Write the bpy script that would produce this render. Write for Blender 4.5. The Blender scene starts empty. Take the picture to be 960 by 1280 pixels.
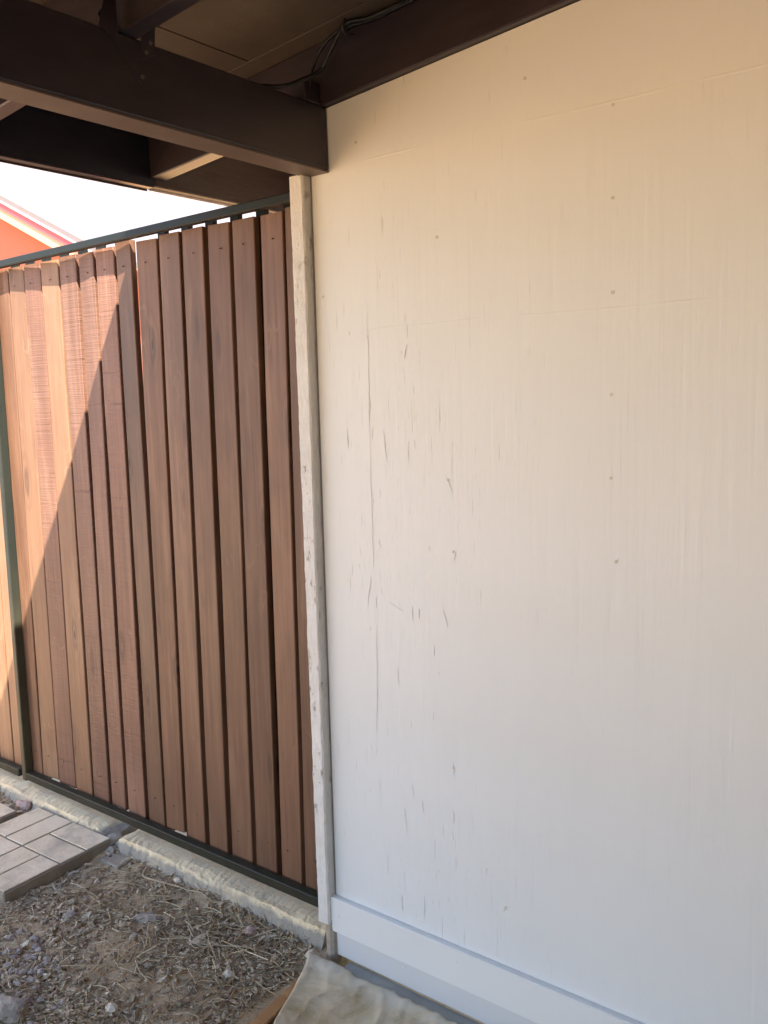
import bpy, bmesh, math, random
import numpy as np
from mathutils import Vector, Matrix, noise as mnoise

random.seed(7)
rng = np.random.default_rng(7)
scene = bpy.context.scene
COL = scene.collection

# ------------------------------------------------------------------ camera
F_PX, W_PX = 1103.6, 960.0
YAW, PITCH, ROLL = (math.radians(a) for a in (-37.758, -7.426, -1.689))
CAM = Vector((1.5385, -1.70, 1.5317))
fwd = Vector((math.sin(YAW) * math.cos(PITCH), math.cos(YAW) * math.cos(PITCH), math.sin(PITCH)))
rgt = fwd.cross(Vector((0, 0, 1))).normalized()
up = rgt.cross(fwd)
cr_, sr_ = math.cos(ROLL), math.sin(ROLL)
r2 = rgt * cr_ + up * sr_
u2 = up * cr_ - rgt * sr_
cam_data = bpy.data.cameras.new('camera')
cam = bpy.data.objects.new('camera', cam_data)
COL.objects.link(cam)
cam.matrix_world = Matrix(((r2.x, u2.x, -fwd.x, CAM.x), (r2.y, u2.y, -fwd.y, CAM.y),
                           (r2.z, u2.z, -fwd.z, CAM.z), (0, 0, 0, 1)))
cam_data.sensor_fit = 'HORIZONTAL'
cam_data.sensor_width = 36.0
cam_data.lens = F_PX / W_PX * 36.0
cam_data.clip_start = 0.02
cam_data.clip_end = 500
scene.camera = cam

# ------------------------------------------------------------------ sky, sun, exposure
SUN_DIR = Vector((0.628, -0.43, 1.0)).normalized()          # towards the sun
elev = math.asin(SUN_DIR.z)
world = bpy.data.worlds.new('World')
scene.world = world
world.use_nodes = True
wn = world.node_tree.nodes
sky = wn.new('ShaderNodeTexSky')
sky.sky_type = 'NISHITA'
sky.sun_disc = False
sky.sun_elevation = elev
sky.sun_rotation = math.atan2(SUN_DIR.x, SUN_DIR.y)
sky.dust_density = 0.8
sky.ozone_density = 1.5
sky.air_density = 1.0
wn['Background'].inputs['Strength'].default_value = 0.135
world.node_tree.links.new(sky.outputs[0], wn['Background'].inputs['Color'])

sun_data = bpy.data.lights.new('sun', 'SUN')
sun_data.energy = 5.0
sun_data.angle = math.radians(0.55)
sun_data.color = (1.0, 0.93, 0.83)
sun = bpy.data.objects.new('sun', sun_data)
COL.objects.link(sun)
sun.rotation_euler = SUN_DIR.to_track_quat('Z', 'Y').to_euler()
sun.location = (6, -4, 9)

vs = scene.view_settings
vs.view_transform = 'Standard'
vs.look = 'None'
vs.gamma = 1.0
vs.use_curve_mapping = False
vs.exposure = 2.13
scene.render.engine = 'CYCLES'
scene.cycles.max_bounces = 10
scene.cycles.diffuse_bounces = 6
scene.cycles.caustics_reflective = False
scene.cycles.caustics_refractive = False

# ------------------------------------------------------------------ helpers
def mat(name):
    m = bpy.data.materials.new(name)
    m.use_nodes = True
    nt = m.node_tree
    return m, nt, nt.nodes['Principled BSDF']

def N(nt, t, **kw):
    n = nt.nodes.new(t)
    for k, v in kw.items():
        if k in n.inputs:
            n.inputs[k].default_value = v
        else:
            setattr(n, k, v)
    return n

def coords(nt, scale=(1, 1, 1), mode='Position', rand=0.0):
    """procedural coordinates: world position or object space, scaled, with a random offset per object"""
    if mode == 'Position':
        g = N(nt, 'ShaderNodeNewGeometry'); src = g.outputs['Position']
    else:
        g = N(nt, 'ShaderNodeTexCoord'); src = g.outputs['Object']
    mp = N(nt, 'ShaderNodeMapping')
    mp.inputs['Scale'].default_value = scale
    if rand:
        oi = N(nt, 'ShaderNodeObjectInfo')
        mul = N(nt, 'ShaderNodeVectorMath', operation='SCALE')
        mul.inputs[0].default_value = (rand, rand * 1.7, rand * 2.3)
        nt.links.new(oi.outputs['Random'], mul.inputs['Scale'])
        add = N(nt, 'ShaderNodeVectorMath', operation='ADD')
        nt.links.new(src, add.inputs[0]); nt.links.new(mul.outputs[0], add.inputs[1])
        src = add.outputs[0]
    nt.links.new(src, mp.inputs['Vector'])
    return mp.outputs[0]

def noise_n(nt, vec, scale, detail=4, rough=0.55, dist=0.0):
    n = N(nt, 'ShaderNodeTexNoise')
    n.inputs['Scale'].default_value = scale
    n.inputs['Detail'].default_value = detail
    n.inputs['Roughness'].default_value = rough
    n.inputs['Distortion'].default_value = dist
    nt.links.new(vec, n.inputs['Vector'])
    return n.outputs['Fac']

def ramp(nt, fac, stops):
    r = N(nt, 'ShaderNodeValToRGB')
    e = r.color_ramp.elements
    while len(e) < len(stops):
        e.new(0.5)
    for el, (p, c) in zip(e, stops):
        el.position = p
        el.color = (c, c, c, 1) if isinstance(c, (int, float)) else (*c, 1)
    nt.links.new(fac, r.inputs[0])
    return r.outputs[0]

def mix(nt, fac, a, b, mode='MIX'):
    m = N(nt, 'ShaderNodeMix', data_type='RGBA', blend_type=mode)
    for sock, v in ((m.inputs[0], fac), (m.inputs[6], a), (m.inputs[7], b)):
        if isinstance(v, (int, float)):
            sock.default_value = v
        elif isinstance(v, tuple):
            sock.default_value = (*v, 1)
        else:
            nt.links.new(v, sock)
    return m.outputs[2]

def math_n(nt, op, a, b=0.0, c=0.0):
    m = N(nt, 'ShaderNodeMath', operation=op)
    for s, v in zip(m.inputs, (a, b, c)):
        if isinstance(v, (int, float)):
            s.default_value = v
        else:
            nt.links.new(v, s)
    return m.outputs[0]

def bump(nt, bsdf, h, strength=0.3, dist=0.002, prev=None):
    b = N(nt, 'ShaderNodeBump')
    b.inputs['Strength'].default_value = strength
    b.inputs['Distance'].default_value = dist
    nt.links.new(h, b.inputs['Height'])
    if prev is not None:
        nt.links.new(prev, b.inputs['Normal'])
    nt.links.new(b.outputs[0], bsdf.inputs['Normal'])
    return b.outputs[0]

def L(nt, a, b):
    nt.links.new(a, b)

def link_mesh(name, verts, faces, material, parent=None, smooth=False, recenter=True):
    me = bpy.data.meshes.new(name)
    v = np.asarray(verts, float)
    c = np.zeros(3)
    if recenter:
        c = (v.min(0) + v.max(0)) / 2
        v = v - c
    me.from_pydata(v.tolist(), [], faces)
    me.update()
    if smooth:
        me.polygons.foreach_set('use_smooth', [True] * len(me.polygons))
    if material:
        me.materials.append(material)
    o = bpy.data.objects.new(name, me)
    COL.objects.link(o)
    o.location = c
    if parent:
        o.parent = parent
        o.matrix_parent_inverse = parent_inv(parent)
    return o

def world_of(o):
    m = Matrix.LocRotScale(o.location, o.rotation_euler, o.scale)
    if o.parent:
        m = world_of(o.parent) @ o.matrix_parent_inverse @ m
    return m

def parent_inv(p):
    return world_of(p).inverted()

def empty(name, loc, label, cat, group=None):
    o = bpy.data.objects.new(name, None)
    o.empty_display_size = 0.1
    COL.objects.link(o)
    o.location = loc
    return tag(o, label, cat, group)

def tag(o, label=None, cat=None, group=None, kind=None):
    if label: o['label'] = label
    if cat: o['category'] = cat
    if group: o['group'] = group
    if kind: o['kind'] = kind
    return o

def bm_obj(name, bm, material, parent=None, smooth=False):
    vs_ = [v.co[:] for v in bm.verts]
    bm.verts.index_update()
    fs = [[v.index for v in f.verts] for f in bm.faces]
    bm.free()
    return link_mesh(name, vs_, fs, material, parent, smooth)

def box(name, x0, x1, y0, y1, z0, z1, material, parent=None, bev=0.002, slope=0.0, sx=0.0, cuts=None, jit=0.0, segs=1):
    """bevelled box; 'slope' tilts it along x (z += slope*(x-sx)); cuts/jit make edges slightly uneven"""
    bm = bmesh.new()
    bmesh.ops.create_cube(bm, size=1)
    for v in bm.verts:
        v.co = Vector(((x0 + x1) / 2 + v.co.x * (x1 - x0), (y0 + y1) / 2 + v.co.y * (y1 - y0),
                       (z0 + z1) / 2 + v.co.z * (z1 - z0)))
    if cuts:
        ax, n = cuts
        es = [e for e in bm.edges if abs((e.verts[0].co - e.verts[1].co)[ax]) > 1e-6]
        bmesh.ops.subdivide_edges(bm, edges=es, cuts=n, use_grid_fill=True)
    if jit:
        seed = random.random() * 100
        for v in bm.verts:
            d = mnoise.noise_vector(v.co * 9 + Vector((seed, seed, seed)))
            v.co += d * jit
    if bev:
        es = [e for e in bm.edges if len(e.link_faces) == 2 and e.calc_face_angle(0) > 0.6]
        bmesh.ops.bevel(bm, geom=es, offset=bev, segments=segs, affect='EDGES', profile=0.6, clamp_overlap=True)
    if slope:
        for v in bm.verts:
            v.co.z += slope * (v.co.x - sx)
    return bm_obj(name, bm, material, parent)

def tube(path, r, n=8, taper=None):
    """verts, faces of a round tube along a path"""
    P = [Vector(p) for p in path]
    V, Fc = [], []
    for i, p in enumerate(P):
        t = (P[min(i + 1, len(P) - 1)] - P[max(i - 1, 0)]).normalized()
        a = t.orthogonal().normalized() if i == 0 else (a - t * a.dot(t)).normalized()
        b = t.cross(a)
        rr = r * (taper(i / (len(P) - 1)) if taper else 1)
        for k in range(n):
            an = 2 * math.pi * k / n
            V.append(tuple(p + (a * math.cos(an) + b * math.sin(an)) * rr))
    for i in range(len(P) - 1):
        for k in range(n):
            Fc.append((i * n + k, i * n + (k + 1) % n, (i + 1) * n + (k + 1) % n, (i + 1) * n + k))
    Fc.append(tuple(range(n - 1, -1, -1)))
    Fc.append(tuple(range((len(P) - 1) * n, len(P) * n)))
    return V, Fc

def smooth_path(pts, sub=6):
    P = [Vector(p) for p in pts]
    out = []
    for i in range(len(P) - 1):
        p0, p1, p2, p3 = P[max(i - 1, 0)], P[i], P[i + 1], P[min(i + 2, len(P) - 1)]
        for k in range(sub):
            t = k / sub
            out.append(0.5 * ((2 * p1) + (p2 - p0) * t + (2 * p0 - 5 * p1 + 4 * p2 - p3) * t * t + (3 * p1 - p0 - 3 * p2 + p3) * t ** 3))
    out.append(P[-1])
    return out

# ------------------------------------------------------------------ materials
def make_wall_paint(name, base, grain=0.25, worn=0.0, rough=0.5):
    m, nt, b = mat(name)
    pos = coords(nt, (1, 1, 1))
    soft = noise_n(nt, pos, 2.2, 3)
    col = mix(nt, ramp(nt, soft, [(0.3, 0.0), (0.7, 1.0)]), tuple(c * 0.955 for c in base), base)
    g = noise_n(nt, coords(nt, (90, 90, 2.2)), 1.0, 5, 0.6, 0.4)
    g2 = noise_n(nt, coords(nt, (26, 26, 1.1)), 1.0, 3, 0.5, 0.6)
    hz = noise_n(nt, coords(nt, (1.0, 1.0, 55)), 1.0, 3, 0.5, 0.3)      # faint roller / lap lines
    fine = noise_n(nt, pos, 380, 2)
    # checks: thin, dark, drawn-out splits in the paint, in patches
    ck = noise_n(nt, coords(nt, (210, 210, 9.0)), 1.0, 3, 0.6, 0.4)
    patch = noise_n(nt, coords(nt, (4.5, 4.5, 1.8)), 1.0, 2)
    sx_ = N(nt, 'ShaderNodeSeparateXYZ'); g_ = N(nt, 'ShaderNodeNewGeometry'); L(nt, g_.outputs['Position'], sx_.inputs[0])
    nearedge = N(nt, 'ShaderNodeMapRange', clamp=True)
    L(nt, sx_.outputs['X'], nearedge.inputs[0])
    for i, v in ((1, 0.35), (2, 0.75), (3, 1.0), (4, 0.15)):
        nearedge.inputs[i].default_value = v
    ckm = ramp(nt, ck, [(0.635, 0.0), (0.70, 1.0)])
    pm = ramp(nt, patch, [(0.44, 0.0), (0.56, 1.0)])
    mask = math_n(nt, 'MULTIPLY', math_n(nt, 'MULTIPLY', ckm, pm), nearedge.outputs[0])
    mask = math_n(nt, 'MULTIPLY', mask, worn)
    col = mix(nt, mask, col, (base[0] * 0.74, base[1] * 0.73, base[2] * 0.71))
    L(nt, col, b.inputs['Base Color'])
    b.inputs['Roughness'].default_value = rough
    h = math_n(nt, 'ADD', math_n(nt, 'MULTIPLY', g, 0.7), math_n(nt, 'MULTIPLY', g2, 0.8))
    h = math_n(nt, 'ADD', h, math_n(nt, 'MULTIPLY', hz, 0.10))
    h = math_n(nt, 'ADD', h, math_n(nt, 'MULTIPLY', fine, 0.10))
    h = math_n(nt, 'SUBTRACT', h, math_n(nt, 'MULTIPLY', mask, 1.2))
    # two long brush laps that run level along the wall
    for zc in (2.085, 1.694):
        wob = math_n(nt, 'MULTIPLY', math_n(nt, 'SUBTRACT', noise_n(nt, coords(nt, (3, 3, 0)), 1.0, 2), 0.5), 0.012)
        d = math_n(nt, 'ABSOLUTE', math_n(nt, 'SUBTRACT', math_n(nt, 'SUBTRACT', sx_.outputs['Z'], zc), wob))
        ln = N(nt, 'ShaderNodeMapRange', clamp=True)
        L(nt, d, ln.inputs[0])
        for i, v in ((1, 0.0), (2, 0.003), (3, 1.0), (4, 0.0)):
            ln.inputs[i].default_value = v
        brk = ramp(nt, noise_n(nt, coords(nt, (7, 7, 7)), 1.0, 2), [(0.42, 0.0), (0.6, 1.0)])
        h = math_n(nt, 'ADD', h, math_n(nt, 'MULTIPLY', math_n(nt, 'MULTIPLY', ln.outputs[0], brk), 0.4))
    bump(nt, b, h, grain, 0.004)
    return m

M = {}
M['wall'] = make_wall_paint('wall_paint', (0.765, 0.785, 0.785), 0.30, 1.0, 0.46)
M['base'] = make_wall_paint('baseboard_paint', (0.78, 0.79, 0.78), 0.10, 0.1, 0.5)

M['base_low'] = make_wall_paint('lower_baseboard_paint', (0.66, 0.665, 0.675), 0.10, 0.1, 0.55)  # lower board slightly greyer and darker than the upper one

def trim_mat():
    m, nt, b = mat('flaking_trim_paint')
    n1 = noise_n(nt, coords(nt, (1, 1, 0.35)), 70, 5, 0.65)
    n2 = noise_n(nt, coords(nt, (1, 1, 0.5)), 9, 3)
    chip = math_n(nt, 'MULTIPLY', ramp(nt, n1, [(0.58, 0.0), (0.62, 1.0)]), ramp(nt, n2, [(0.51, 0.0), (0.60, 1.0)]))
    col = mix(nt, chip, (0.79, 0.78, 0.75), (0.46, 0.39, 0.30))
    col = mix(nt, ramp(nt, noise_n(nt, coords(nt), 25, 4), [(0.35, 0.25), (0.7, 0.0)]), col, (0.55, 0.50, 0.43))
    L(nt, col, b.inputs['Base Color'])
    b.inputs['Roughness'].default_value = 0.6
    h = math_n(nt, 'SUBTRACT', math_n(nt, 'MULTIPLY', noise_n(nt, coords(nt, (1, 1, 0.4)), 110, 6, 0.7), 1.0), chip)
    bump(nt, b, h, 1.0, 0.006)
    return m
M['trim'] = trim_mat()

def brown_paint(name, base, rough=0.36, grain=0.35):
    m, nt, b = mat(name)
    pos = coords(nt)
    n = noise_n(nt, coords(nt, (3, 3, 14)), 2.0, 5, 0.6)
    col = mix(nt, ramp(nt, n, [(0.3, 0.0), (0.75, 1.0)]), tuple(c * 0.75 for c in base), tuple(c * 1.2 for c in base))
    sc = ramp(nt, noise_n(nt, coords(nt, (4, 4, 40)), 3.0, 5, 0.7), [(0.70, 0.0), (0.78, 1.0)])
    col = mix(nt, math_n(nt, 'MULTIPLY', sc, 0.35), col, (0.17, 0.12, 0.08))
    L(nt, col, b.inputs['Base Color'])
    b.inputs['Roughness'].default_value = rough
    h = math_n(nt, 'ADD', noise_n(nt, coords(nt, (6, 6, 60)), 2.0, 5), math_n(nt, 'MULTIPLY', noise_n(nt, pos, 160, 3), 0.4))
    bump(nt, b, h, grain, 0.003)
    return m
M['brown'] = brown_paint('dark_brown_paint', (0.037, 0.027, 0.034), 0.36, 0.14)
M['taupe'] = brown_paint('bounce_lit_taupe_paint', (0.13, 0.094, 0.076), 0.5, 0.2)  # pale tone stands in for ground bounce under the beam
M['brown_soft'] = brown_paint('soft_brown_paint', (0.085, 0.060, 0.048), 0.5)  # paler and browner than the front fascia's paint
M['brown_added_wing'] = brown_paint('added_wing_paint', (0.16, 0.11, 0.085), 0.6)  # dark paint of the added wing wall, returns little light
M['navy'] = brown_paint('glossy_dark_paint', (0.028, 0.027, 0.042), 0.30, 0.14)
M['deck'] = brown_paint('brown_plywood_paint', (0.080, 0.055, 0.038), 0.6, 0.5)

def slat_mat(name, a, c, saw=0.0):
    m, nt, b = mat(name)
    v = coords(nt, (70, 70, 2.4), 'Object', 13.0)
    grain = noise_n(nt, v, 1.0, 6, 0.62, 0.6)
    # knots: stretched cells with rings
    kv = coords(nt, (22, 22, 5.5), 'Object', 9.0)
    vor = N(nt, 'ShaderNodeTexVoronoi', feature='F1')
    vor.inputs['Scale'].default_value = 0.42
    vor.inputs['Randomness'].default_value = 1.0
    L(nt, kv, vor.inputs['Vector'])
    kd = vor.outputs['Distance']
    rings = math_n(nt, 'SINE', math_n(nt, 'ADD', math_n(nt, 'MULTIPLY', kd, 42), math_n(nt, 'MULTIPLY', grain, 6)))
    near = ramp(nt, kd, [(0.05, 1.0), (0.30, 0.0)])
    kn = math_n(nt, 'MULTIPLY', math_n(nt, 'MULTIPLY', math_n(nt, 'ADD', rings, 1.0), 0.5), near)
    blot = noise_n(nt, coords(nt, (6, 6, 2.2), 'Object', 21.0), 1.0, 4, 0.6)
    oi = N(nt, 'ShaderNodeObjectInfo')
    col = mix(nt, ramp(nt, grain, [(0.28, 0.0), (0.72, 1.0)]), a, c)
    col = mix(nt, math_n(nt, 'MULTIPLY', ramp(nt, blot, [(0.35, 1.0), (0.62, 0.0)]), 0.45), col, tuple(x * 0.62 for x in a))
    col = mix(nt, math_n(nt, 'MULTIPLY', kn, 0.8), col, (0.060, 0.028, 0.018))
    pale = ramp(nt, noise_n(nt, coords(nt, (14, 14, 1.3), 'Object', 27.0), 1.0, 5, 0.65, 0.5), [(0.54, 0.0), (0.72, 0.55)])
    col = mix(nt, pale, col, tuple(min(1.0, x * k) for x, k in zip(c, (1.25, 1.45, 1.5))))
    scuff = ramp(nt, noise_n(nt, coords(nt, (60, 60, 14), 'Object', 5.0), 1.0, 4, 0.7), [(0.72, 0.0), (0.80, 1.0)])
    col = mix(nt, math_n(nt, 'MULTIPLY', scuff, 0.4), col, (0.36, 0.25, 0.17))
    core = ramp(nt, kd, [(0.035, 1.0), (0.06, 0.0)])
    col = mix(nt, math_n(nt, 'MULTIPLY', core, 0.85), col, (0.035, 0.02, 0.014))
    cn = noise_n(nt, coords(nt, (11, 11, 4.5), 'Object', 31.0), 1.0, 2, 0.5, 0.3)
    lines = ramp(nt, math_n(nt, 'ABSOLUTE', math_n(nt, 'SUBTRACT', cn, 0.5)), [(0.004, 1.0), (0.011, 0.0)])
    lm = ramp(nt, noise_n(nt, coords(nt, (5, 5, 6), 'Object', 19.0), 1.0, 2), [(0.54, 0.0), (0.62, 1.0)])
    col = mix(nt, math_n(nt, 'MULTIPLY', math_n(nt, 'MULTIPLY', lines, lm), 0.16), col, tuple(min(1.0, x * k) for x, k in zip(c, (1.7, 1.9, 2.0))))
    hsv = N(nt, 'ShaderNodeHueSaturation')
    L(nt, col, hsv.inputs['Color'])
    L(nt, math_n(nt, 'ADD', math_n(nt, 'MULTIPLY', oi.outputs['Random'], 0.34), 0.84), hsv.inputs['Value'])
    col = hsv.outputs[0]
    h = math_n(nt, 'ADD', math_n(nt, 'MULTIPLY', grain, 0.8), math_n(nt, 'MULTIPLY', noise_n(nt, coords(nt, (1, 1, 1), 'Object', 3.0), 240, 3), 0.25))
    if saw:
        sv = coords(nt, (1.2, 1.2, 95), 'Object', 17.0)
        s1 = noise_n(nt, sv, 1.0, 4, 0.75, 0.15)
        s2 = noise_n(nt, coords(nt, (2.5, 2.5, 260), 'Object', 11.0), 1.0, 2, 0.5)
        h = math_n(nt, 'ADD', h, math_n(nt, 'ADD', math_n(nt, 'MULTIPLY', s1, 2.6 * saw), math_n(nt, 'MULTIPLY', s2, 1.2 * saw)))
        deep = ramp(nt, s1, [(0.28, 1.0), (0.36, 0.0)])
        h = math_n(nt, 'SUBTRACT', h, math_n(nt, 'MULTIPLY', deep, 1.5 * saw))
        col = mix(nt, math_n(nt, 'MULTIPLY', deep, 0.5), col, tuple(x * 0.5 for x in a))
    L(nt, col, b.inputs['Base Color'])
    b.inputs['Roughness'].default_value = 0.58
    bump(nt, b, h, 0.45, 0.0025)
    return m
M['slat'] = slat_mat('brown_stained_wood', (0.124, 0.058, 0.030), (0.218, 0.110, 0.061))
M['slat_saw'] = slat_mat('rough_sawn_stained_wood', (0.158, 0.072, 0.043), (0.245, 0.122, 0.077), 1.0)
M['slat_tan'] = slat_mat('tan_stained_wood', (0.205, 0.102, 0.053), (0.290, 0.155, 0.085))

M['worn_edge'] = slat_mat('worn_wood_edge', (0.20, 0.135, 0.095), (0.34, 0.255, 0.19))

def steel(name, base, tan_amt):
    m, nt, b = mat(name)
    n = noise_n(nt, coords(nt, (1, 1, 0.5)), 9, 5, 0.65)
    z = N(nt, 'ShaderNodeSeparateXYZ'); g = N(nt, 'ShaderNodeNewGeometry'); L(nt, g.outputs['Position'], z.inputs[0])
    low = N(nt, 'ShaderNodeMapRange', clamp=True)
    L(nt, z.outputs['Z'], low.inputs[0])
    for i, v in ((1, 0.15), (2, 1.0), (3, 1.0), (4, 0.15)):
        low.inputs[i].default_value = v
    col = mix(nt, math_n(nt, 'MULTIPLY', ramp(nt, n, [(0.30, tan_amt * 0.5), (0.65, tan_amt)]), low.outputs[0]), base, (0.36, 0.28, 0.14))  # tan mottling, stronger towards the bottom
    L(nt, col, b.inputs['Base Color'])
    b.inputs['Roughness'].default_value = 0.5
    b.inputs['Specular IOR Level'].default_value = 0.25
    bump(nt, b, noise_n(nt, coords(nt), 140, 3), 0.12, 0.001)
    return m
M['steel'] = steel('black_green_steel', (0.009, 0.013, 0.012), 0.08)
M['steel_tan'] = steel('tan_mottled_steel', (0.012, 0.019, 0.018), 0.25)

def concrete(name, a, c, scale=14, rough=0.85, strength=0.5, dirt=None):
    m, nt, b = mat(name)
    pos = coords(nt)
    n = noise_n(nt, pos, scale, 7, 0.65)
    col = mix(nt, ramp(nt, n, [(0.3, 0.0), (0.7, 1.0)]), a, c)
    pits = ramp(nt, noise_n(nt, pos, 120, 3, 0.6), [(0.28, 1.0), (0.36, 0.0)])
    col = mix(nt, math_n(nt, 'MULTIPLY', pits, 0.5), col, tuple(x * 0.45 for x in a))
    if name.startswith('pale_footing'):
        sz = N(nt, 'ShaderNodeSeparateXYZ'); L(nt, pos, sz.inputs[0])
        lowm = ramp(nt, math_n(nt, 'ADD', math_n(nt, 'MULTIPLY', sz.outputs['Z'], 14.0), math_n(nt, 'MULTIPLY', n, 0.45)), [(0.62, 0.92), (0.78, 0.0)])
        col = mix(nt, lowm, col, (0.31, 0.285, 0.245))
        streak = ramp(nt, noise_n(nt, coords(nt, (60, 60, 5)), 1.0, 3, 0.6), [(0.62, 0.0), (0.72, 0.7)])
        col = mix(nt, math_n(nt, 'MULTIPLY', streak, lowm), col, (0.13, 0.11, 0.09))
    if dirt:
        d = ramp(nt, noise_n(nt, pos, 6, 5, 0.7), [(0.48, 0.0), (0.66, 0.75)])
        col = mix(nt, d, col, dirt)
    L(nt, col, b.inputs['Base Color'])
    b.inputs['Roughness'].default_value = rough
    h = math_n(nt, 'SUBTRACT', math_n(nt, 'MULTIPLY', noise_n(nt, pos, 60, 6, 0.7), 1.0), math_n(nt, 'MULTIPLY', pits, 0.5))
    bump(nt, b, h, strength, 0.005)
    return m
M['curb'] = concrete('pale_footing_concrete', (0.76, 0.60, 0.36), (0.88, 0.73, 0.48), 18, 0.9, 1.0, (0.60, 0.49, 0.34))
M['paver'] = concrete('grey_paver_concrete', (0.74, 0.61, 0.42), (0.85, 0.715, 0.52), 9, 0.88, 0.45, (0.43, 0.35, 0.26))
M['groove'] = concrete('paver_groove_concrete', (0.26, 0.215, 0.16), (0.34, 0.285, 0.22), 20, 0.95, 0.6)
M['slab'] = concrete('patio_concrete', (0.27, 0.275, 0.255), (0.37, 0.37, 0.34), 8, 0.8, 0.3)
M['stone'] = concrete('grey_stone', (0.28, 0.235, 0.185), (0.45, 0.385, 0.315), 30, 0.85, 0.5)
M['stone_mauve'] = concrete('mauve_grey_stone', (0.30, 0.245, 0.215), (0.46, 0.385, 0.345), 40, 0.88, 0.5)
M['stone_dirty'] = concrete('dirty_concrete', (0.30, 0.25, 0.19), (0.44, 0.37, 0.29), 30, 0.9, 0.6, (0.30, 0.22, 0.14))
M['stone_pale'] = concrete('pale_stone', (0.55, 0.48, 0.36), (0.74, 0.66, 0.52), 30, 0.85, 0.5)
M['stone_pink'] = concrete('pinkish_stone', (0.38, 0.25, 0.21), (0.52, 0.38, 0.33), 30, 0.85, 0.5)

def dirt_mat():
    m, nt, b = mat('dry_dirt')
    pos = coords(nt)
    n = noise_n(nt, pos, 5.0, 8, 0.68)
    n2 = noise_n(nt, pos, 55, 6, 0.7)
    col = mix(nt, ramp(nt, n, [(0.32, 0.0), (0.68, 1.0)]), (0.53, 0.385, 0.22), (0.69, 0.53, 0.335))
    col = mix(nt, ramp(nt, n2, [(0.30, 0.6), (0.50, 0.0)]), col, (0.26, 0.19, 0.12))
    col = mix(nt, ramp(nt, n2, [(0.60, 0.0), (0.75, 0.5)]), col, (0.52, 0.43, 0.31))
    # bare dry yard further off: no mulch, paler sandy soil
    sep = N(nt, 'ShaderNodeSeparateXYZ'); L(nt, pos, sep.inputs[0])
    dx = math_n(nt, 'ADD', sep.outputs['X'], 0.8)
    dy = math_n(nt, 'ADD', sep.outputs['Y'], 0.5)
    dist = math_n(nt, 'SQRT', math_n(nt, 'ADD', math_n(nt, 'MULTIPLY', dx, dx), math_n(nt, 'MULTIPLY', dy, dy)))
    far = ramp(nt, math_n(nt, 'MULTIPLY', math_n(nt, 'ADD', dist, math_n(nt, 'MULTIPLY', n, 0.6)), 0.25), [(0.42, 0.0), (0.72, 1.0)])
    sand = mix(nt, ramp(nt, n, [(0.3, 0.0), (0.7, 1.0)]), (0.64, 0.365, 0.145), (0.74, 0.445, 0.205))
    col = mix(nt, far, col, sand)
    L(nt, col, b.inputs['Base Color'])
    b.inputs['Roughness'].default_value = 0.95
    h = math_n(nt, 'ADD', n2, math_n(nt, 'MULTIPLY', noise_n(nt, pos, 190, 4, 0.7), 0.5))
    bump(nt, b, h, 0.9, 0.008)
    return m
M['dirt'] = dirt_mat()

def litter(name, stops, rough=0.8):
    m, nt, b = mat(name)
    g = N(nt, 'ShaderNodeNewGeometry')
    r = ramp(nt, g.outputs['Random Per Island'], stops)
    r = mix(nt, ramp(nt, noise_n(nt, coords(nt), 160, 3), [(0.35, 0.3), (0.65, 0.0)]), r, (0.10, 0.075, 0.05))
    L(nt, r, b.inputs['Base Color'])
    b.inputs['Roughness'].default_value = rough
    return m
M['chip'] = litter('bark_chips', [(0.0, (0.30, 0.215, 0.135)), (0.35, (0.44, 0.335, 0.21)), (0.62, (0.55, 0.43, 0.28)), (0.85, (0.68, 0.56, 0.39)), (1.0, (0.80, 0.70, 0.53))])
M['straw'] = litter('dry_straw', [(0.0, (0.30, 0.22, 0.13)), (0.5, (0.48, 0.37, 0.22)), (1.0, (0.68, 0.57, 0.38))])
M['grit'] = litter('grit', [(0.0, (0.22, 0.16, 0.105)), (0.7, (0.40, 0.315, 0.22)), (1.0, (0.62, 0.53, 0.41))])

def simple(name, base, rough=0.6, bumpn=None, var=0.15):
    m, nt, b = mat(name)
    n = noise_n(nt, coords(nt), 12, 4, 0.6)
    L(nt, mix(nt, n, tuple(c * (1 - var) for c in base), tuple(min(1, c * (1 + var)) for c in base)), b.inputs['Base Color'])
    b.inputs['Roughness'].default_value = rough
    if bumpn:
        bump(nt, b, noise_n(nt, coords(nt), bumpn, 5, 0.65), 0.4, 0.004)
    return m
M['cable'] = simple('black_cable_sheath', (0.012, 0.011, 0.011), 0.4)
M['tie'] = simple('dull_screw_steel', (0.13, 0.115, 0.105), 0.5)
M['screw'] = simple('rusty_screw', (0.26, 0.17, 0.11), 0.6)
M['nail'] = simple('painted_nail', (0.64, 0.60, 0.53), 0.6)
M['crack'] = simple('bare_wood_in_crack', (0.57, 0.55, 0.52), 0.8)
M['root'] = simple('dry_root', (0.46, 0.37, 0.25), 0.8, 90)
M['shadow_line'] = simple('painted_shadow_grey', (0.22, 0.21, 0.21), 0.9)  # grey for the painted shadow line beside the trim
M['void'] = simple('dark_gap_filler', (0.05, 0.045, 0.04), 0.9)
M['stucco'] = simple('orange_stucco', (0.38, 0.13, 0.085), 0.9, 60, 0.06)
M['barge'] = simple('peach_barge_board_paint', (0.56, 0.29, 0.20), 0.6, None, 0.05)
M['red'] = simple('coral_red_trim_paint', (0.46, 0.07, 0.08), 0.5, None, 0.05)
M['drip'] = simple('white_drip_edge', (0.82, 0.78, 0.76), 0.4, None, 0.03)
M['shingle'] = simple('grey_shingles', (0.15, 0.13, 0.135), 0.9, 40)
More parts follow.
